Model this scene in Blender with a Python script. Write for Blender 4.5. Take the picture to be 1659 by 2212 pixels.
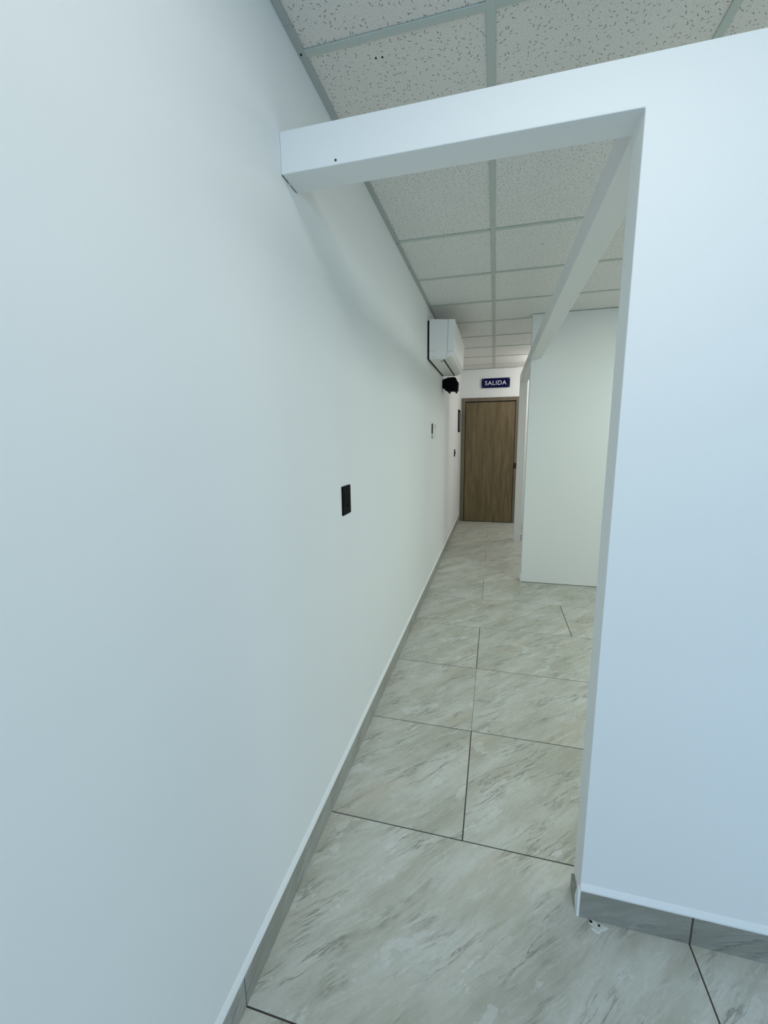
import bpy, bmesh, math, random
from mathutils import Vector, Matrix
random.seed(7)
sc = bpy.context.scene
COL = sc.collection
for o in list(bpy.data.objects): bpy.data.objects.remove(o)

# ------------------------------------------------------------------ camera
F_PX = 907.2417
cam_d = bpy.data.cameras.new('camera'); cam = bpy.data.objects.new('camera', cam_d); COL.objects.link(cam)
cam_d.sensor_fit = 'VERTICAL'; cam_d.sensor_height = 36.0; cam_d.sensor_width = 27.0
cam_d.lens = F_PX / 2212 * 36.0; cam_d.clip_start = 0.02
yaw, pitch, roll = .2574, -.1745, -.0117
fw = Vector((-math.sin(yaw)*math.cos(pitch), math.cos(yaw)*math.cos(pitch), math.sin(pitch)))
rt = Vector((math.cos(yaw), math.sin(yaw), 0)); up = rt.cross(fw)
r2 = math.cos(roll)*rt + math.sin(roll)*up; u2 = -math.sin(roll)*rt + math.cos(roll)*up
M = Matrix((r2, u2, -fw)).transposed().to_4x4(); M.translation = (.57975, 0, 1.4355)
cam.matrix_world = M
sc.camera = cam

# ------------------------------------------------------------------ light
sc.view_settings.view_transform = 'Standard'; sc.view_settings.look = 'None'
sc.view_settings.gamma = 1.0; sc.view_settings.use_curve_mapping = False
sc.view_settings.exposure = -0.02
world = bpy.data.worlds.new('world'); sc.world = world; world.use_nodes = True
bg = world.node_tree.nodes['Background']; bg.inputs[0].default_value = (.55, .75, 1, 1); bg.inputs[1].default_value = 1.0

def area(name, loc, size, energy, color, direction=(0, 0, -1), spread=180):
    d = bpy.data.lights.new(name, 'AREA'); d.shape = 'RECTANGLE'; d.size, d.size_y = size
    d.energy = energy; d.color = color; d.spread = math.radians(spread)
    o = bpy.data.objects.new(name, d); COL.objects.link(o); o.location = loc
    o.rotation_euler = Vector(direction).to_track_quat('-Z', 'Y').to_euler(); return o
H = 2.5129
# daylight through the shop window behind the camera
area('window_daylight', (1.9, -2.9, 1.25), (3.0, 2.1), 42, (.49, .73, 1.0), (0, 1, 0))
# LED ceiling panels of the front room (behind the frame's upper edge)
area('panel_or_fill_light', (.835, .36, H-.004), (.58, .50), 7.2, (1.0, 1.0, .93))
area('panel_or_fill_light', (1.44, -2.0, H-.004), (.58, .58), 2.5, (.80, .95, 1.0))
# LED panel of the room on the right, then added fill
area('panel_or_fill_light', (2.05, 2.82, H-.004), (.58, .58), 16.5, (.86, 1.0, .96))
area('panel_or_fill_light', (2.65, 2.21, H-.004), (.58, .58), 12, (.94, 1.0, .97))  # unseen fill light added to brighten the right room
area('panel_or_fill_light', (2.65, 5.2, H-.004), (.58, .58), 12, (.92, 1.0, .96))  # unseen fill light added to lift the far end
# lamp hanging just under the ceiling beside the exit door, out of sight behind the cross wall
pl = bpy.data.lights.new('exit_lamp', 'POINT'); pl.energy = 15; pl.color = (1.0, .97, .93); pl.shadow_soft_size = .06
po = bpy.data.objects.new('exit_lamp', pl); COL.objects.link(po); po.location = (1.42, 6.45, 2.34)

# ------------------------------------------------------------------ helpers
def new_mat(name):
    m = bpy.data.materials.new(name); m.use_nodes = True
    return m, m.node_tree, m.node_tree.nodes['Principled BSDF']
def N(nt, typ, **kw):
    n = nt.nodes.new(typ)
    for k, v in kw.items():
        if k.startswith('i_'): n.inputs[int(k[2:])].default_value = v
        else: setattr(n, k, v)
    return n
def L(nt, a, b): nt.links.new(a, b)
def math_n(nt, op, a, b=None, c=None):
    n = nt.nodes.new('ShaderNodeMath'); n.operation = op
    for i, x in enumerate((a, b, c)):
        if x is None: continue
        if isinstance(x, (int, float)): n.inputs[i].default_value = x
        else: L(nt, x, n.inputs[i])
    return n.outputs[0]
def mix(nt, fac, a, b):
    n = nt.nodes.new('ShaderNodeMix'); n.data_type = 'RGBA'
    for s, x in ((0, fac), (6, a), (7, b)):
        if isinstance(x, (int, float)): n.inputs[s].default_value = x
        elif isinstance(x, tuple): n.inputs[s].default_value = (*x, 1)
        else: L(nt, x, n.inputs[s])
    return n.outputs[2]
def ramp(nt, fac, stops):
    n = nt.nodes.new('ShaderNodeValToRGB'); e = n.color_ramp.elements
    while len(e) < len(stops): e.new(.5)
    for el, (p, c) in zip(e, stops):
        el.position = p; el.color = (c, c, c, 1) if isinstance(c, (int, float)) else (*c, 1)
    L(nt, fac, n.inputs[0]); return n.outputs[0]
def noise(nt, vec, scale, detail=3, rough=.5, dist=0):
    n = N(nt, 'ShaderNodeTexNoise'); n.inputs['Scale'].default_value = scale; n.inputs['Detail'].default_value = detail
    n.inputs['Roughness'].default_value = rough; n.inputs['Distortion'].default_value = dist
    L(nt, vec, n.inputs['Vector']); return n.outputs[0]
def bump(nt, bsdf, height, strength=.1, dist=.002):
    b = N(nt, 'ShaderNodeBump'); b.inputs['Strength'].default_value = strength; b.inputs['Distance'].default_value = dist
    L(nt, height, b.inputs['Height']); L(nt, b.outputs[0], bsdf.inputs['Normal'])
def plain(name, col, rough=.5, metal=0, spec=.5):
    m, nt, b = new_mat(name); b.inputs['Base Color'].default_value = (*col, 1); b.inputs['Roughness'].default_value = rough
    b.inputs['Metallic'].default_value = metal; b.inputs['Specular IOR Level'].default_value = spec
    c = N(nt, 'ShaderNodeTexCoord'); n = noise(nt, c.outputs['Object'], 60, 2)
    bump(nt, b, n, .04, .001); return m

def paint():
    m, nt, b = new_mat('wall_paint'); c = N(nt, 'ShaderNodeTexCoord')
    big = noise(nt, c.outputs['Object'], 1.7, 2)
    L(nt, mix(nt, big, (.855, .875, .865), (.88, .895, .885)), b.inputs['Base Color'])
    b.inputs['Roughness'].default_value = .72; b.inputs['Specular IOR Level'].default_value = .25
    bump(nt, b, noise(nt, c.outputs['Object'], 260, 3, .6), .10, .001); return m

def stone(name, tint=1.0, upright=False):
    m, nt, b = new_mat(name); c = N(nt, 'ShaderNodeTexCoord'); oi = N(nt, 'ShaderNodeObjectInfo')
    src = c.outputs['Object']
    if upright:                                    # skirting strips: map along their length and height
        q = N(nt, 'ShaderNodeSeparateXYZ'); L(nt, src, q.inputs[0]); w = N(nt, 'ShaderNodeCombineXYZ')
        L(nt, math_n(nt, 'ADD', q.outputs[0], q.outputs[1]), w.inputs[0]); L(nt, q.outputs[2], w.inputs[1]); src = w.outputs[0]
    cx = N(nt, 'ShaderNodeCombineXYZ')
    L(nt, math_n(nt, 'MULTIPLY', oi.outputs['Random'], 37.0), cx.inputs[0]); L(nt, math_n(nt, 'MULTIPLY', oi.outputs['Random'], 91.0), cx.inputs[1])
    add = N(nt, 'ShaderNodeVectorMath', operation='ADD'); L(nt, src, add.inputs[0]); L(nt, cx.outputs[0], add.inputs[1])
    # gentle warp so that the bedding lines wander
    wn = N(nt, 'ShaderNodeTexNoise'); wn.inputs['Scale'].default_value = 3.2; wn.inputs['Detail'].default_value = 3; L(nt, add.outputs[0], wn.inputs['Vector'])
    ws = N(nt, 'ShaderNodeVectorMath', operation='MULTIPLY_ADD'); L(nt, wn.outputs['Color'], ws.inputs[0]); ws.inputs[1].default_value = (.055, .055, 0); L(nt, add.outputs[0], ws.inputs[2])
    def dirmap(ang, sx, sy):
        r = N(nt, 'ShaderNodeVectorRotate', rotation_type='Z_AXIS'); r.inputs['Angle'].default_value = -ang; L(nt, ws.outputs[0], r.inputs['Vector'])
        s = N(nt, 'ShaderNodeVectorMath', operation='MULTIPLY'); L(nt, r.outputs[0], s.inputs[0]); s.inputs[1].default_value = (sx, sy, 1); return s.outputs[0]
    a = math.radians(20 if upright else 47)
    v1 = dirmap(a, 1.2, 2.8); v2 = dirmap(a+.05, 1.4, 6.0); v3 = dirmap(a-.05, 2.2, 19.0); v4 = dirmap(a, 3.2, 6.8); v5 = dirmap(a+.02, 4.0, 48.0)
    T = lambda r_, g_, b_: (r_*tint, g_*tint, b_*tint)
    clouds = noise(nt, v1, 1.5, 6, .62)
    streak = noise(nt, v2, 2.0, 7, .68)
    fine = noise(nt, v5, 1.6, 4, .65)
    col = ramp(nt, clouds, [(.32, T(.365, .362, .300)), (.50, T(.455, .455, .405)), (.66, T(.510, .515, .480))])
    col = mix(nt, math_n(nt, 'MULTIPLY', ramp(nt, streak, [(.36, 1.0), (.52, 0.0)]), .60), col, T(.330, .322, .265))
    col = mix(nt, math_n(nt, 'MULTIPLY', ramp(nt, streak, [(.56, 0.0), (.68, 1.0)]), .45), col, T(.560, .570, .545))
    # pale cleft flakes with a crisp lower lip
    fl = noise(nt, v4, 1.25, 9, .66)
    flake = ramp(nt, fl, [(.585, 0.0), (.606, 1.0)])
    col = mix(nt, math_n(nt, 'MULTIPLY', flake, .50), col, T(.580, .592, .570))
    lip = ramp(nt, math_n(nt, 'ABSOLUTE', math_n(nt, 'SUBTRACT', fl, .583)), [(.0, 1.0), (.010, 0.0)])
    # short dark and pale bedding lines
    vn = noise(nt, v3, 1.15, 5, .62)
    gate = ramp(nt, noise(nt, v1, 2.9, 3, .6), [(.46, 0.0), (.60, 1.0)])
    line = ramp(nt, math_n(nt, 'ABSOLUTE', math_n(nt, 'SUBTRACT', vn, .49)), [(.0, 1.0), (.026, 0.0)])
    vein = math_n(nt, 'MULTIPLY', line, gate)
    dark = math_n(nt, 'MAXIMUM', math_n(nt, 'MULTIPLY', vein, .78), math_n(nt, 'MULTIPLY', math_n(nt, 'MULTIPLY', lip, gate), .34))
    col = mix(nt, dark, col, T(.17, .165, .14))
    pale = ramp(nt, math_n(nt, 'ABSOLUTE', math_n(nt, 'SUBTRACT', vn, .56)), [(.0, 1.0), (.018, 0.0)])
    col = mix(nt, math_n(nt, 'MULTIPLY', pale, .30), col, T(.62, .63, .60))
    col = mix(nt, math_n(nt, 'MULTIPLY', ramp(nt, fine, [(.32, 1.0), (.50, 0.0)]), .20), col, T(.28, .28, .24))
    # rusty patches
    rust = ramp(nt, noise(nt, v2, 1.1, 4), [(.56, 0.0), (.70, 1.0)])
    col = mix(nt, math_n(nt, 'MULTIPLY', rust, .30), col, T(.46, .385, .285))
    sp = noise(nt, add.outputs[0], 95, 3, .7)
    col = mix(nt, math_n(nt, 'MULTIPLY', ramp(nt, sp, [(.30, 1.0), (.52, 0.0)]), .18), col, T(.27, .275, .25))
    L(nt, col, b.inputs['Base Color']); b.inputs['Roughness'].default_value = .48; b.inputs['Specular IOR Level'].default_value = .4
    h = math_n(nt, 'ADD', math_n(nt, 'MULTIPLY', streak, .9), math_n(nt, 'ADD', math_n(nt, 'MULTIPLY', flake, .35), math_n(nt, 'MULTIPLY', fine, .35)))
    bump(nt, b, math_n(nt, 'SUBTRACT', h, math_n(nt, 'MULTIPLY', dark, .4)), .38, .003)
    return m

def mineral(name, dash_scale, length, width, dens, tone):
    """mineral-fibre ceiling board: short worm-like fissures and pin holes"""
    m, nt, b = new_mat(name); c = N(nt, 'ShaderNodeTexCoord'); oi = N(nt, 'ShaderNodeObjectInfo')
    cx = N(nt, 'ShaderNodeCombineXYZ'); L(nt, math_n(nt, 'MULTIPLY', oi.outputs['Random'], 53.0), cx.inputs[0])
    add0 = N(nt, 'ShaderNodeVectorMath', operation='ADD'); L(nt, c.outputs['Object'], add0.inputs[0]); L(nt, cx.outputs[0], add0.inputs[1])
    flat = N(nt, 'ShaderNodeVectorMath', operation='MULTIPLY'); L(nt, add0.outputs[0], flat.inputs[0]); flat.inputs[1].default_value = (1, 1, 0)
    P = flat.outputs[0]
    def dashes(scale, ln, wd, thr):
        v = N(nt, 'ShaderNodeTexVoronoi', voronoi_dimensions='2D'); v.inputs['Scale'].default_value = scale; v.inputs['Randomness'].default_value = 1.0
        L(nt, P, v.inputs['Vector'])
        d = N(nt, 'ShaderNodeVectorMath', operation='SUBTRACT'); L(nt, P, d.inputs[0]); L(nt, v.outputs['Position'], d.inputs[1])
        sep = N(nt, 'ShaderNodeSeparateColor'); L(nt, v.outputs['Color'], sep.inputs[0])
        r = N(nt, 'ShaderNodeVectorRotate', rotation_type='Z_AXIS'); L(nt, d.outputs[0], r.inputs['Vector'])
        L(nt, math_n(nt, 'MULTIPLY', sep.outputs[0], 6.283), r.inputs['Angle'])
        q = N(nt, 'ShaderNodeSeparateXYZ'); L(nt, r.outputs[0], q.inputs[0])
        ln_n = math_n(nt, 'MULTIPLY', math_n(nt, 'ADD', sep.outputs[1], .35), ln)
        bend = math_n(nt, 'ADD', q.outputs[1], math_n(nt, 'MULTIPLY', math_n(nt, 'MULTIPLY', q.outputs[0], q.outputs[0]), 60.0))
        ex = math_n(nt, 'DIVIDE', q.outputs[0], ln_n); ey = math_n(nt, 'DIVIDE', bend, wd)
        e = math_n(nt, 'ADD', math_n(nt, 'MULTIPLY', ex, ex), math_n(nt, 'MULTIPLY', ey, ey))
        inside = ramp(nt, e, [(.55, 1.0), (1.0, 0.0)])
        on = math_n(nt, 'LESS_THAN', sep.outputs[2], thr)
        return math_n(nt, 'MULTIPLY', inside, on)
    d1 = dashes(dash_scale, length, width, dens)
    d2 = dashes(dash_scale*2.1, width*1.1, width*.75, .55)
    msk = math_n(nt, 'MAXIMUM', d1, math_n(nt, 'MULTIPLY', d2, .55))
    grain = noise(nt, P, 220, 2, .6)
    col = mix(nt, grain, tuple(.93*k for k in tone), tone)
    col = mix(nt, math_n(nt, 'MULTIPLY', msk, .78), col, (.17, .165, .15))
    L(nt, col, b.inputs['Base Color']); b.inputs['Roughness'].default_value = .95; b.inputs['Specular IOR Level'].default_value = .1
    bump(nt, b, math_n(nt, 'SUBTRACT', math_n(nt, 'MULTIPLY', grain, .3), msk), .35, .002)
    return m

def wood(name, dark, light):
    m, nt, b = new_mat(name); c = N(nt, 'ShaderNodeTexCoord')
    s = N(nt, 'ShaderNodeVectorMath', operation='MULTIPLY'); L(nt, c.outputs['Object'], s.inputs[0]); s.inputs[1].default_value = (9, 9, .75)
    g = noise(nt, s.outputs[0], 2.2, 6, .62, .7)
    s2 = N(nt, 'ShaderNodeVectorMath', operation='MULTIPLY'); L(nt, c.outputs['Object'], s2.inputs[0]); s2.inputs[1].default_value = (70, 70, 2.2)
    f = noise(nt, s2.outputs[0], 2.0, 4, .6)
    t = math_n(nt, 'ADD', math_n(nt, 'MULTIPLY', g, .72), math_n(nt, 'MULTIPLY', f, .28))
    L(nt, mix(nt, ramp(nt, t, [(.34, 0.0), (.64, 1.0)]), dark, light), b.inputs['Base Color'])
    b.inputs['Roughness'].default_value = .55; b.inputs['Specular IOR Level'].default_value = .3
    bump(nt, b, f, .08, .001); return m

PAINT = paint()
STONE = stone('stone_look_porcelain', 1.24); SKIRT = stone('skirting_porcelain', .70, True); SKIRT_LEFT = stone('skirting_porcelain_pale', .86, True)
TILE_COARSE = mineral('fissured_mineral_board', 62, .0054, .0014, .62, (.88, .84, .785))
TILE_FINE = mineral('pinhole_mineral_board', 62, .0034, .0017, .80, (.89, .885, .86))
TEE = plain('tee_enamel', (.56, .62, .575), .45)
ANGLE = plain('angle_enamel', (.46, .50, .485), .45)
GROUT = plain('dark_grout', (.075, .060, .055), .95)
CAULK = plain('white_caulk', (.86, .88, .88), .6)
WPLAST = plain('white_plastic', (.90, .905, .89), .38)
WPLAST2 = plain('white_panel_plastic', (.91, .915, .90), .28)
BLACK = plain('black_plastic', (.003, .004, .0045), .5, 0, .05)
BLACKG = plain('black_gloss', (.003, .004, .014), .25, 0, .15)
SLOT = plain('slot_black', (.004, .004, .004), .8)
GREYM = plain('grey_print', (.30, .31, .31), .6)
NAVY = plain('navy_acrylic', (.003, .004, .060), .25, 0, .2)
LETTER = plain('white_vinyl', (.80, .82, .86), .5)
STEEL = plain('brushed_steel', (.62, .63, .65), .3, 1)
BRONZE = plain('dark_bronze', (.035, .028, .020), .4, .6)
WOOD = wood('door_veneer', (.112, .083, .043), (.228, .172, .094))
FRAMEW = wood('frame_veneer', (.152, .124, .086), (.214, .178, .128))
ACRYL = plain('white_acrylic', (.86, .88, .87), .35)
CEMENT = plain('pale_cement', (.64, .66, .63), .9)
SLAB = plain('slab_paint', (.55, .55, .53), .9)
GLASS, _nt, _b = new_mat('window_glass'); _b.inputs['Transmission Weight'].default_value = 1; _b.inputs['Roughness'].default_value = 0; _b.inputs['IOR'].default_value = 1.02

def obj(name, bm, mat, parent=None, kind=None, label=None, cat=None, group=None, smooth=False, origin=None):
    me = bpy.data.meshes.new(name)
    bmesh.ops.recalc_face_normals(bm, faces=bm.faces[:])
    if origin is not None: bmesh.ops.translate(bm, verts=bm.verts[:], vec=-Vector(origin))
    bm.to_mesh(me); bm.free(); me.materials.append(mat)
    if smooth:
        for p in me.polygons: p.use_smooth = True
    o = bpy.data.objects.new(name, me); COL.objects.link(o)
    if origin is not None: o.location = origin
    return dress(o, parent, kind, label, cat, group)
def dress(o, parent=None, kind=None, label=None, cat=None, group=None):
    if parent:
        o.parent = parent
        o.location = o.location - parent.location
    if kind: o['kind'] = kind
    if label: o['label'] = label
    if cat: o['category'] = cat
    if group: o['group'] = group
    return o
def empty(name, loc, label, cat, kind=None, group=None):
    o = bpy.data.objects.new(name, None); COL.objects.link(o); o.location = loc; o.empty_display_size = .05
    return dress(o, None, kind, label, cat, group)
def bevel(bm, w, seg=1, edges=None):
    if w: bmesh.ops.bevel(bm, geom=(edges if edges is not None else bm.edges[:]), offset=w, segments=seg, profile=.5, affect='EDGES', clamp_overlap=True)
    return bm
def box(x0, x1, y0, y1, z0, z1, bv=0, seg=1, bm=None):
    t = bmesh.new(); bmesh.ops.create_cube(t, size=1)
    bmesh.ops.scale(t, vec=(x1-x0, y1-y0, z1-z0), verts=t.verts[:]); bmesh.ops.translate(t, vec=((x0+x1)/2, (y0+y1)/2, (z0+z1)/2), verts=t.verts[:])
    bevel(t, bv, seg)
    if bm is None: return t
    me = bpy.data.meshes.new('tmp'); t.to_mesh(me); t.free(); bm.from_mesh(me); bpy.data.meshes.remove(me); return bm
def prism(pts, axis, lo, hi, bv=0, seg=1):
    """extrude a 2D outline (xz for axis y, yz for axis x, xy for axis z)"""
    bm = bmesh.new()
    def P(a, b, t): return {'y': (a, t, b), 'x': (t, a, b), 'z': (a, b, t)}[axis]
    f = bm.faces.new([bm.verts.new(P(a, b, lo)) for a, b in pts])
    r = bmesh.ops.extrude_face_region(bm, geom=[f])
    vs = [v for v in r['geom'] if isinstance(v, bmesh.types.BMVert)]
    d = hi-lo; bmesh.ops.translate(bm, verts=vs, vec=P(0, 0, d))
    return bevel(bm, bv, seg)
def cyl(c, axis, r, h, n=16, r2=None):
    bm = bmesh.new(); bmesh.ops.create_cone(bm, cap_ends=True, segments=n, radius1=r, radius2=r if r2 is None else r2, depth=h)
    if axis == 'y': bmesh.ops.rotate(bm, verts=bm.verts[:], matrix=Matrix.Rotation(-math.pi/2, 3, 'X'))
    if axis == 'x': bmesh.ops.rotate(bm, verts=bm.verts[:], matrix=Matrix.Rotation(math.pi/2, 3, 'Y'))
    bmesh.ops.translate(bm, verts=bm.verts[:], vec=c); return bm
ST = 'structure'

# ------------------------------------------------------------------ setting: measures
W, P, T = .8715, 1.1601, .093          # opening width, front wall plane, thin wall thickness
ZB, ZT = 2.1352, 2.2369                # underside and top of header and beam
Y2, Y3, D = 4.2374, 5.9891, 7.2597     # cross wall, post, exit wall
XR, YB = 3.60, -3.0                    # right and back limits of the rooms

# floor slab with dark grout, tiles on top
floor = obj('floor', box(-.05, XR+.05, YB-.05, D+.05, -.10, -.0025), GROUT, None, ST, 'stone-look porcelain tile floor with dark thin joints', 'floor')
rows = [-2.8303, -2.2373, -1.6443, -1.0513, -.4583, .1301, .7229, 1.3137, 1.9057, 2.4961, 3.0902, 3.6799, 4.2874, 4.88, 5.46, 6.06, 6.65, D]
rows = [YB] + rows
kinds = {7: 'B', 11: 'B', 13: 'B', 15: 'B', 17: 'B', 5: 'B', 3: 'B', 1: 'B'}
tile_mesh = {}
def tile_at(parent, x0, x1, y0, y1, z0, z1, mat, bv, name='tile'):
    key = (round(x1-x0, 4), round(y1-y0, 4), round(z1-z0, 4), mat.name)
    c = Vector(((x0+x1)/2, (y0+y1)/2, (z0+z1)/2))
    if key not in tile_mesh:
        o = obj(name, box(x0, x1, y0, y1, z0, z1, bv), mat, None, origin=c); tile_mesh[key] = o.data
    else:
        o = bpy.data.objects.new(name, tile_mesh[key]); COL.objects.link(o); o.location = c
    o.parent = parent; o.location = o.location - parent.location; return o
for i in range(len(rows)-1):
    kb = kinds.get(i, 'A')
    cuts = [0.0] + ([1.1645, 2.3645] if kb == 'B' else [.5121, 1.7121, 2.9121]) + [XR]
    g = .0022 if rows[i] < 3.2 else .0013
    for a, b in zip(cuts[:-1], cuts[1:]):
        gx = .0007 if i == 9 else g
        tile_at(floor, a+gx, b-gx, rows[i]+g, rows[i+1]-g, -.010, 0, STONE, .0008)
# cement splash with two dark holes by the front wall corner
blob = bmesh.new(); bmesh.ops.create_circle(blob, cap_ends=True, radius=1, segments=22)
for v in blob.verts:
    a = math.atan2(v.co.y, v.co.x); r = .85+.22*math.sin(3*a+1)+.1*math.sin(7*a); v.co = (v.co.x*.029*r, v.co.y*.020*r, 0)
r_ = bmesh.ops.extrude_face_region(blob, geom=blob.faces[:]); vs_ = [v for v in r_['geom'] if isinstance(v, bmesh.types.BMVert)]
bmesh.ops.translate(blob, verts=vs_, vec=(0, 0, .0025)); bmesh.ops.scale(blob, verts=vs_, vec=(.7, .7, 1)); bmesh.ops.translate(blob, verts=blob.verts[:], vec=(.921, 1.137, -.0003))
cb = obj('cement_splash', blob, CEMENT, floor, label='pale cement splash with two dark holes')
obj('hole', cyl((.904, 1.145, .0022), 'z', .0042, .0012, 12), SLOT, cb)
obj('hole', cyl((.925, 1.139, .0022), 'z', .0034, .0012, 12), SLOT, cb)

# walls
wall_left = obj('wall_left', box(-.12, 0, YB-.12, D+.12, -.10, H+.10), PAINT, None, ST, 'long smooth white wall on the left with black switches', 'wall')
wf = obj('wall_front', prism([(0, ZB), (W, ZB), (W, -.02), (XR, -.02), (XR, ZT), (0, ZT)], 'y', P, P+T, .0025, 2), PAINT, None, ST,
         'nearest white partition with an open doorway and low header', 'wall')
obj('screw_hole', cyl((.156, P-.0003, 2.1454), 'y', .0028, .002, 10), BRONZE, wf)
def crack(parent, pts, w):
    bm = bmesh.new()
    for (a, b) in zip(pts[:-1], pts[1:]):
        a, b = Vector(a), Vector(b); d = (b-a).normalized(); s = Vector((0, 0, 1)).cross(d) if abs(d.z) < .9 else Vector((1, 0, 0)); s = s.normalized()*w
        vs = [bm.verts.new(p) for p in (a-s, a+s, b+s*.6, b-s*.6)]; f = bm.faces.new(vs)
        r = bmesh.ops.extrude_face_region(bm, geom=[f]); bmesh.ops.translate(bm, verts=[v for v in r['geom'] if isinstance(v, bmesh.types.BMVert)], vec=(0, 0, -.0006))
    return obj('crack', bm, BRONZE, parent)
crack(wf, [(.0012, P+.002, ZB-.0002), (.0022, P+.022, ZB-.0002), (.0012, P+.040, ZB-.0002)], .0011)
crack(wf, [(.0016, P+.052, ZB-.0002), (.0010, P+.068, ZB-.0002), (.0018, P+.088, ZB-.0002)], .0008)
trim = obj('trim_1', box(W, W+T, P+T, Y3+.10, ZB, ZT, .002), PAINT, None, ST, 'white boxed beam running from the front partition to the far post', 'beam')
wm = obj('wall_middle', box(W, XR, Y2, Y2+T, -.02, H+.02, .002), PAINT, None, ST, 'full-height white cross wall standing behind the doorway on the right', 'wall')
obj('gap_shade_strip', box(W+.004, XR-.01, Y2-.0012, Y2+.004, 0, .0045), GROUT, wm)  # dark strip standing in for the shadow gap under the wall
obj('skirting_tile', box(W-.0085, W, Y2+.004, Y2+T-.004, 0, .088, .001), CAULK, wm, label='white painted skirting end')
wp = obj('wall_post', box(W, W+T, Y3, Y3+.10, -.02, ZB, .002), PAINT, None, ST, 'narrow white wall end in front of the wooden door', 'wall')
obj('skirting_tile', box(W-.0085, W, Y3+.003, Y3+.097, 0, .088, .001), CAULK, wp, label='white painted skirting end')
obj('skirting_tile', box(W+T, W+T+.0095, Y3+.004, Y3+.097, 0, .088, .001), SKIRT, wp, label='grey tile skirting end')
obj('caulk_strip', box(W+T, W+T+.0095, Y3+.003, Y3+.098, .088, .094), CAULK, wp)
DX0, DX1, DZ = .0205, .9515, 2.065
wfar = obj('wall_far', prism([(-.10, -.02), (DX0, -.02), (DX0, DZ), (DX1, DZ), (DX1, -.02), (XR+.1, -.02), (XR+.1, H+.02), (-.10, H+.02)], 'y', D, D+.12), PAINT, None, ST,
           'white end wall around the wooden door', 'wall')
wr = obj('wall_right', box(XR, XR+.12, YB-.12, D+.12, -.10, H+.10), PAINT, None, ST, 'white wall closing the rooms on the far right', 'wall')
wb = obj('wall_back', prism([(-.1, -.02), (.40, -.02), (.40, 2.30), (3.40, 2.30), (3.40, -.02), (XR+.1, -.02), (XR+.1, H+.02), (-.1, H+.02)], 'y', YB-.12, YB), PAINT, None, ST,
         'white wall with the shop window behind the viewer', 'wall')
win = empty('window_1', (1.9, YB-.06, 0), 'wide glazed shop front behind the viewer', 'window', ST)
for x in (.40, 1.38, 2.38, 3.36): obj('window_frame', box(x, x+.04, YB-.09, YB-.03, 0, 2.30, .002), STEEL, win)
for z in (0, 2.26): obj('window_frame', box(.44, 3.36, YB-.09, YB-.03, z, z+.04, .002), STEEL, win)
for x in (.44, 1.42, 2.42): obj('pane', box(x, x+.94, YB-.063, YB-.057, .04, 2.26), GLASS, win)

# baseboards: porcelain strips laid one by one, white sealant on their top edge
bl = empty('baseboard_left', (0, 1.3, 0), 'grey porcelain skirting along the left wall with white sealed top', 'baseboard', ST)
obj('grout_bed', box(0, .0075, YB, D-.03, 0, .090), GROUT, bl)
for a, b in zip(rows[:-1], rows[1:]):
    tile_at(bl, .001, .0098, a+.0016, min(b, D-.02)-.0016, .0005, .0945, SKIRT_LEFT, .0008, 'skirting_tile')
def caulk_left():
    bm = bmesh.new(); n = 90; rings = []
    for i in range(n+1):
        y = YB+(D-.02-YB)*(i/n)**1.0; j = (random.random()-.5)*.0012
        rings.append([bm.verts.new(q) for q in ((0, y, .0935), (.0094, y, .0935), (.0098+j*.3, y, .0995+j), (.0045, y, .1095+j), (0, y, .1155+j))])
    for r0, r1 in zip(rings[:-1], rings[1:]):
        for k in range(5): bm.faces.new((r0[k], r0[(k+1) % 5], r1[(k+1) % 5], r1[k]))
    bm.faces.new(rings[0]); bm.faces.new(rings[-1]); return bm
obj('caulk_strip', caulk_left(), CAULK, bl)
bf = empty('baseboard_front', (W, P, 0), 'grey porcelain skirting along the foot of the front partition', 'baseboard', ST)
obj('grout_bed', box(W+.004, XR, P-.0055, P, 0, .088), GROUT, bf)
fx = [W, 1.1645, 1.7645, 2.3645, 2.9645, XR]
for a, b in zip(fx[:-1], fx[1:]): tile_at(bf, a+(.0006 if a == W else .0022), b-.0022, P-.0075, P-.0008, .0005, .0935, SKIRT, .0008, 'skirting_tile')
obj('caulk_strip', prism([(P, .0925), (P-.0075, .0925), (P-.0078, .0985), (P-.003, .109), (P, .1145)], 'x', W, XR), CAULK, bf)
obj('plaster_end', prism([(P-.0078, 0), (P+.030, 0), (P+.030, .030), (P+.006, .098), (P-.0078, .098)], 'x', W-.0070, W+.0006, .0005), CAULK, bf)
obj('skirting_tile', prism([(P+.016, 0), (P+T-.010, 0), (P+T-.012, .050), (P+.040, .050)], 'x', W-.0092, W, .0006), SKIRT, bf, label='short grey return piece in the doorway')

# ------------------------------------------------------------------ ceiling
ceil = obj('ceiling', box(-.1, XR+.1, YB-.1, D+.1, H+.030, H+.11), SLAB, None, ST, 'suspended ceiling of mineral-fibre boards on a metal grid', 'ceiling')
cy = [YB, -2.348, -1.739, -1.131, -.522, .0867, .6954, 1.3041, 1.9127, 2.5214, 3.1353, 3.7467, 4.3547, 4.9665, 5.5551, 6.193, 6.8376, D]
cxs = [0, .5323, 1.1381, 1.7439, 2.3497, 2.9555, XR]
HT = .012
def board_at(x0, x1, y0, y1, mat):
    return tile_at(ceil, x0, x1, y0, y1, H+.0042, H+.019, mat, .0015, 'ceiling_tile')
for j in range(len(cy)-1):
    for i in range(len(cxs)-1):
        board_at(cxs[i]+.0045, cxs[i+1]-.0045, cy[j]+.0045, cy[j+1]-.0045, TILE_COARSE if j < 8 else TILE_FINE)
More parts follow.
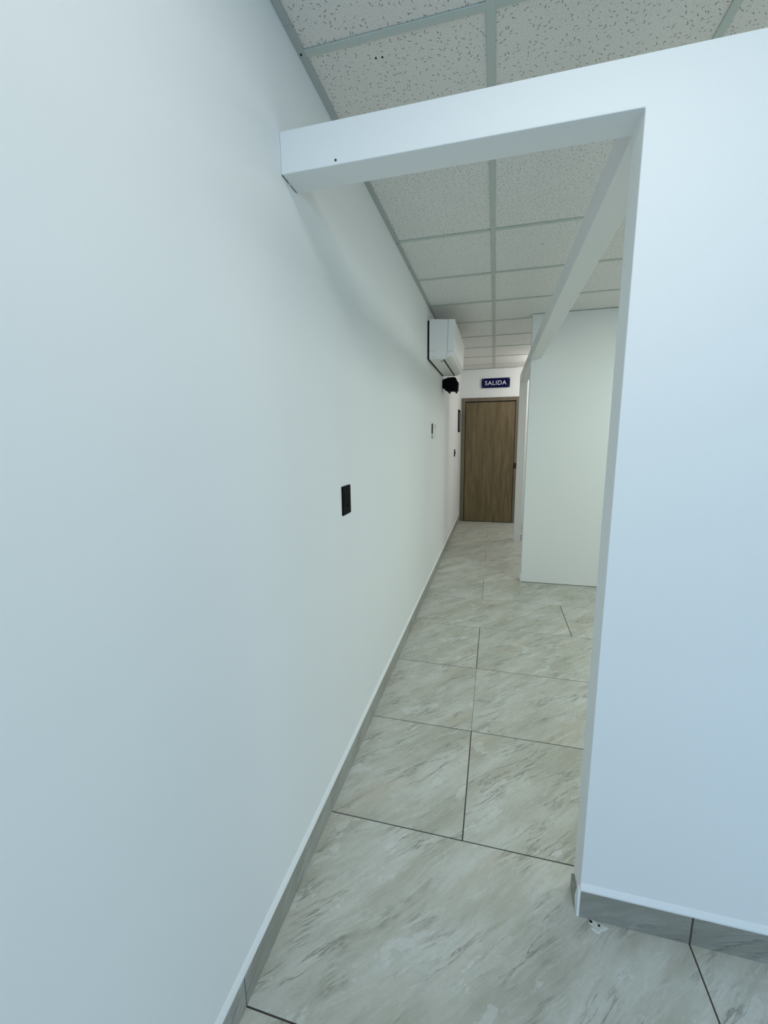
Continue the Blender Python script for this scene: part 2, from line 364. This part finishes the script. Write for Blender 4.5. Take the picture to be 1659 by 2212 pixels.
def tee_bm(x0, x1, y0, y1, along):
    bm = box(x0, x1, y0, y1, H, H+.0030, .0006)
    if along == 'y': m_ = (x0+x1)/2; box(m_-.0025, m_+.0025, y0, y1, H+.003, H+.029, bm=bm)
    else: m_ = (y0+y1)/2; box(x0, x1, m_-.0025, m_+.0025, H+.003, H+.029, bm=bm)
    return bm
for x in cxs[1:-1]: obj('main_tee', tee_bm(x-HT, x+HT, YB, D, 'y'), TEE, ceil)
cross_mesh = {}
for j in range(1, len(cy)-1):
    for i in range(len(cxs)-1):
        a = cxs[i]+(HT if i else .02); b = cxs[i+1]-(HT if i < len(cxs)-2 else 0)
        key = round(b-a, 4)
        if key not in cross_mesh:
            o = obj('cross_tee', tee_bm(a, b, cy[j]-.0115, cy[j]+.0115, 'x'), TEE, None, origin=((a+b)/2, cy[j], H)); cross_mesh[key] = o.data
        else:
            o = bpy.data.objects.new('cross_tee', cross_mesh[key]); COL.objects.link(o); o.location = ((a+b)/2, cy[j], H)
        o.parent = ceil
# wall angle along the left wall in two lengths, and on the end and cross walls
for a, b in ((YB, 1.2105), (1.2115, D)): obj('wall_angle', prism([(0, H-.0012), (.022, H-.0012), (.022, H+.0008), (.002, H+.0008), (.002, H+.024), (0, H+.024)], 'y', a, b), ANGLE, ceil)
obj('wall_angle', box(.022, W, D-.020, D, H-.0012, H+.0008), ANGLE, ceil)
obj('wall_angle', box(W, XR, Y2-.008, Y2, H-.0012, H+.0008), ANGLE, ceil)
for p in ((.0095, 1.300), (.0095, 2.8826), (.0095, 4.35), (.5329, 3.6208), (.0095, 2.53)):
    obj('screw', cyl((p[0], p[1], H-.0016), 'z', .0032, .002, 10), BRONZE, ceil)
for p in ((.2096, 1.3743), (.2284, 1.3764)): obj('hole', cyl((p[0], p[1], H+.0040), 'z', .0030, .0016, 10), SLOT, ceil)
obj('chip', cyl((.8048, 2.779, H+.0040), 'z', .006, .0012, 7), GREYM, ceil)

# ------------------------------------------------------------------ door_1
dr = empty('door_1', (.486, D, 0), 'brown wood-grain door with matching frame below the blue sign', 'door', ST)
sx0, sx1, sz1 = .0895, .8815, 2.0015
obj('door_frame', prism([(DX0, 0), (sx0-.006, 0), (sx0-.006, sz1+.006), (sx1+.004, sz1+.006), (sx1+.004, 0), (DX1, 0), (DX1, DZ), (DX0, DZ)], 'y', D-.010, D+.10, .001), FRAMEW, dr)
obj('door_leaf', box(sx0+.004, sx1-.003, D+.002, D+.042, .008, sz1-.010, .001), WOOD, dr)
obj('door_stop', prism([(sx0-.006, 0), (sx0+.010, 0), (sx0+.010, sz1-.008), (sx1-.010, sz1-.008), (sx1-.010, 0), (sx1+.004, 0), (sx1+.004, sz1+.006), (sx0-.006, sz1+.006)], 'y', D+.046, D+.09), SLOT, dr, label='door stop painted black as the shade in the gap')  # stop coloured black so the gap around the leaf reads as shade
obj('bottom_strip', box(sx0-.006, sx1+.004, D-.004, D+.05, 0, .005), SLOT, dr)  # black strip drawing the dark line below the leaf
hd = obj('door_handle', box(.886, .926, D-.016, D-.010, .915, 1.005, .003, 2), BRONZE, dr, label='dark lock plate at the right side')
obj('lever', box(.8865, .912, D-.045, D-.033, .955, .972, .004, 2), BRONZE, hd)
obj('lever_neck', cyl((.905, D-.026, .963), 'y', .008, .022, 12), BRONZE, hd)
for z in (1.75, 1.02, .28): obj('hinge', cyl((sx0-.003, D-.002, z), 'z', .0045, .10, 10), BRONZE, dr)

# ------------------------------------------------------------------ exit sign
sg = empty('exit_sign', (.5553, D, 2.2133), 'navy blue plate reading SALIDA above the wooden door', 'sign')
x0, x1, z0, z1 = .3362, .7755, 2.2135, 2.3612
obj('plate', box(x0, x1, D-.024, D-.018, z0, z1, .001), NAVY, sg)
for x in (x0+.018, x1-.018):
    for z in (z0+.018, z1-.018): obj('standoff', cyl((x, D-.0135, z), 'y', .0055, .027, 14), STEEL, sg)
cu = bpy.data.curves.new('letters_curve', 'FONT'); cu.body = 'SALIDA'; cu.align_x = 'CENTER'; cu.size = .1; cu.extrude = .0008; cu.offset = .0004; cu.space_character = 1.08
to = bpy.data.objects.new('tmp_text', cu); COL.objects.link(to); bpy.context.view_layer.update()
me = bpy.data.meshes.new_from_object(to.evaluated_get(bpy.context.evaluated_depsgraph_get())); bpy.data.objects.remove(to)
xs = [v.co.x for v in me.vertices]; ys = [v.co.y for v in me.vertices]
sxx = .336/(max(xs)-min(xs)); syy = .067/(max(ys)-min(ys)); mx = (max(xs)+min(xs))/2; my = (max(ys)+min(ys))/2
for v in me.vertices: v.co = ((v.co.x-mx)*sxx, -v.co.z, (v.co.y-my)*syy)
me.materials.clear(); me.materials.append(LETTER)
lt = bpy.data.objects.new('lettering', me); COL.objects.link(lt); lt.location = (.5555, D-.0248, 2.2885)
dress(lt, sg, label='white capital letters SALIDA')

# ------------------------------------------------------------------ air conditioner
YA, YE = 3.696, 4.757
ac = empty('air_conditioner', (0, (YA+YE)/2, 2.085), 'white split air conditioner high on the left wall under the ceiling', 'air conditioner')
obj('gap_shade_plate', box(.0005, .0165, YA+.006, YE-.006, 2.088, 2.395), SLOT, ac, label='black plate as the shade in the gap behind the casing')  # black plate stands in for the shade between casing and wall
def arc(cx, cz, rx, rz, a0, a1, n): return [(cx+rx*math.cos(math.radians(a0+(a1-a0)*i/n)), cz+rz*math.sin(math.radians(a0+(a1-a0)*i/n))) for i in range(n+1)]
casing = [(.0165, 2.0885), (.1395, 2.0815), (.1405, 2.0835), (.165, 2.1000), (.1665, 2.1435), (.1725, 2.3915), (.030, 2.4035), (.020, 2.400), (.0165, 2.392)]
obj('casing', prism(casing, 'y', YA, YE, .0025, 2), WPLAST, ac)
panel = [(.1682, 2.1440), (.2185, 2.1415), (.2215, 2.1440)] + [(.2262, 2.26), (.2300, 2.376)] + arc(.222, 2.380, .0085, .0095, 0, 90, 4) + [(.1742, 2.3925)]
obj('front_panel', prism(panel, 'y', YA, YE, .002, 2), WPLAST2, ac)
lou = [(.1415, 2.0825), (.1560, 2.0860), (.1780, 2.0950), (.2000, 2.1130), (.2185, 2.1375), (.2170, 2.1405), (.1680, 2.1425), (.1660, 2.0990), (.1420, 2.0850)]
obj('louvre', prism(lou, 'y', YA+.001, YE-.001, .001), WPLAST2, ac)
obj('outlet_slot', prism([(.1295, 2.0810), (.1410, 2.0802), (.1425, 2.0860), (.1300, 2.0860)], 'y', YA+.030, YE-.060), SLOT, ac)
def dash_ring(which):
    bm = bmesh.new(); cx, cz, hw, hh, r = .0395, 2.126, .0205, .0295, .010
    segs = []
    for sx, sz, a in ((1, 1, 0), (-1, 1, 90), (-1, -1, 180), (1, -1, 270)):
        ccx, ccz = cx+sx*(hw-r), cz+sz*(hh-r)
        outer = arc(ccx, ccz, r, r, a-5, a+95, 4); inner = arc(ccx, ccz, r-.0028, r-.0028, a-5, a+95, 4)
        segs.append((outer, inner))
    for o_, i_ in segs[which:which+1]:
        a = [bm.verts.new((x, YA-.0006, z)) for x, z in o_]; b = [bm.verts.new((x, YA-.0006, z)) for x, z in i_]
        a2 = [bm.verts.new((x, YA+.0004, z)) for x, z in o_]; b2 = [bm.verts.new((x, YA+.0004, z)) for x, z in i_]
        for k in range(len(a)-1):
            bm.faces.new((a[k], a[k+1], b[k+1], b[k])); bm.faces.new((a2[k], a2[k+1], a[k+1], a[k])); bm.faces.new((b[k], b[k+1], b2[k+1], b2[k])); bm.faces.new((a2[k+1], a2[k], b2[k], b2[k+1]))
        for k in (0, len(a)-1): bm.faces.new((a[k], b[k], b2[k], a2[k]))
    return bm
for q_ in range(4): obj('knockout_dash', dash_ring(q_), GREYM, ac)
obj('rating_label', box(.103, .118, 3.775, 3.845, 2.0812, 2.0832), GREYM, ac, label='small grey print on the underside')

# ------------------------------------------------------------------ black speaker under the air conditioner
sp = empty('speaker', (0, 4.805, 1.93), 'small black box-shaped speaker on the left wall under the air conditioner', 'speaker')
def prof(): return [(.0215, 1.958), (.030, 1.943), (.050, 1.9305), (.150, 1.9275), (.158, 1.932), (.158, 2.020)] + arc(.128, 2.040, .026, .034, 0, 90, 5) + [(.052, 2.0725), (.052, 2.0610), (.0215, 2.0610)]
obj('cabinet', prism(prof(), 'y', 4.75, 4.86, .003, 2), BLACK, sp)
obj('grille', prism([(.158, 1.931), (.166, 1.929), (.1715, 1.934), (.1740, 2.018), (.168, 2.026), (.158, 2.032)], 'y', 4.752, 4.858, .002, 2), BLACKG, sp, label='slightly shiny dark front')
for x in (.0745, .1500):
    for y in (4.764, 4.846): obj('foot', cyl((x, y, 1.920), 'z', .0085, .018, 12, .0075), BLACK, sp)
br = obj('bracket', box(0, .024, 4.775, 4.835, 1.965, 2.055, .002), BLACK, sp)
obj('cable_clip', box(.030, .050, 4.752, 4.775, 2.0605, 2.0705, .002), WPLAST, sp, label='white clip on top at the wall side')

# ------------------------------------------------------------------ switches
def switch(loc, w, h, label, paddle):
    t = empty('light_switch', loc, label, 'switch')
    X, Y, Z = loc
    obj('plate', box(0, .0065, Y-w/2, Y+w/2, Z-h/2, Z+h/2, .0018, 2), BLACK, t)
    if paddle:
        obj('rocker', prism([(.0055, Z-.030), (.0098, Z-.030), (.0072, Z), (.0072, Z+.004), (.0064, Z+.030), (.0055, Z+.030)], 'y', Y+.002, Y+.026, .0004), BLACK, t)
        obj('blank_insert', box(.0055, .0074, Y-.030, Y-.001, Z-.030, Z+.030, .0005), BLACK, t)
    else:
        obj('toggle', prism([(.006, Z-.012), (.021, Z-.004), (.023, Z+.004), (.006, Z+.014)], 'y', Y-.012, Y+.012, .001), BLACK, t)
    return t
switch((0, 1.5925, 1.190), .0925, .1165, 'nearer black wall switch, a flat plate on the bare left wall', True)
switch((0, 6.340, 1.205), .115, .105, 'farther black wall switch with a projecting toggle beside the wooden door', False)

# ------------------------------------------------------------------ white plaque and framed notice on the left wall
pq = empty('wall_plaque', (0, 4.09, 1.425), 'small white plaque with thin dark edges on the left wall', 'plaque')
obj('plate', box(.004, .009, 4.004, 4.195, 1.428, 1.565, .001), ACRYL, pq)
obj('edge_strip', box(.004, .0096, 3.984, 4.004, 1.470, 1.563, .0005), BLACK, pq, label='dark strip down the nearer edge')
obj('edge_strip', box(.004, .0096, 4.168, 4.182, 1.522, 1.563, .0005), BLACK, pq, label='short dark strip at the farther edge')
obj('edge_strip', box(.004, .0094, 4.186, 4.192, 1.432, 1.520, .0005), GREYM, pq)
obj('edge_strip', box(.004, .0094, 3.992, 4.004, 1.424, 1.442, .0005), GREYM, pq)
for y in (4.02, 4.15): obj('spacer', box(0, .005, y, y+.02, 1.45, 1.54), ACRYL, pq)
nf = empty('notice_frame', (0, 6.98, 1.517), 'tall black framed notice on the left wall next to the door', 'frame')
fb = prism([(6.84, 1.517), (7.13, 1.517), (7.13, 1.860), (6.84, 1.860)], 'x', 0, .004)
obj('backing', fb, BLACK, nf)
for a in ((6.84, 6.862, 1.517, 1.860), (7.108, 7.13, 1.517, 1.860), (6.862, 7.108, 1.517, 1.539), (6.862, 7.108, 1.838, 1.860)):
    obj('frame_rail', box(0, .016, a[0], a[1], a[2], a[3], .0015), BLACK, nf)
obj('notice_sheet', box(.004, .0065, 6.864, 7.106, 1.541, 1.836), GREYM, nf)
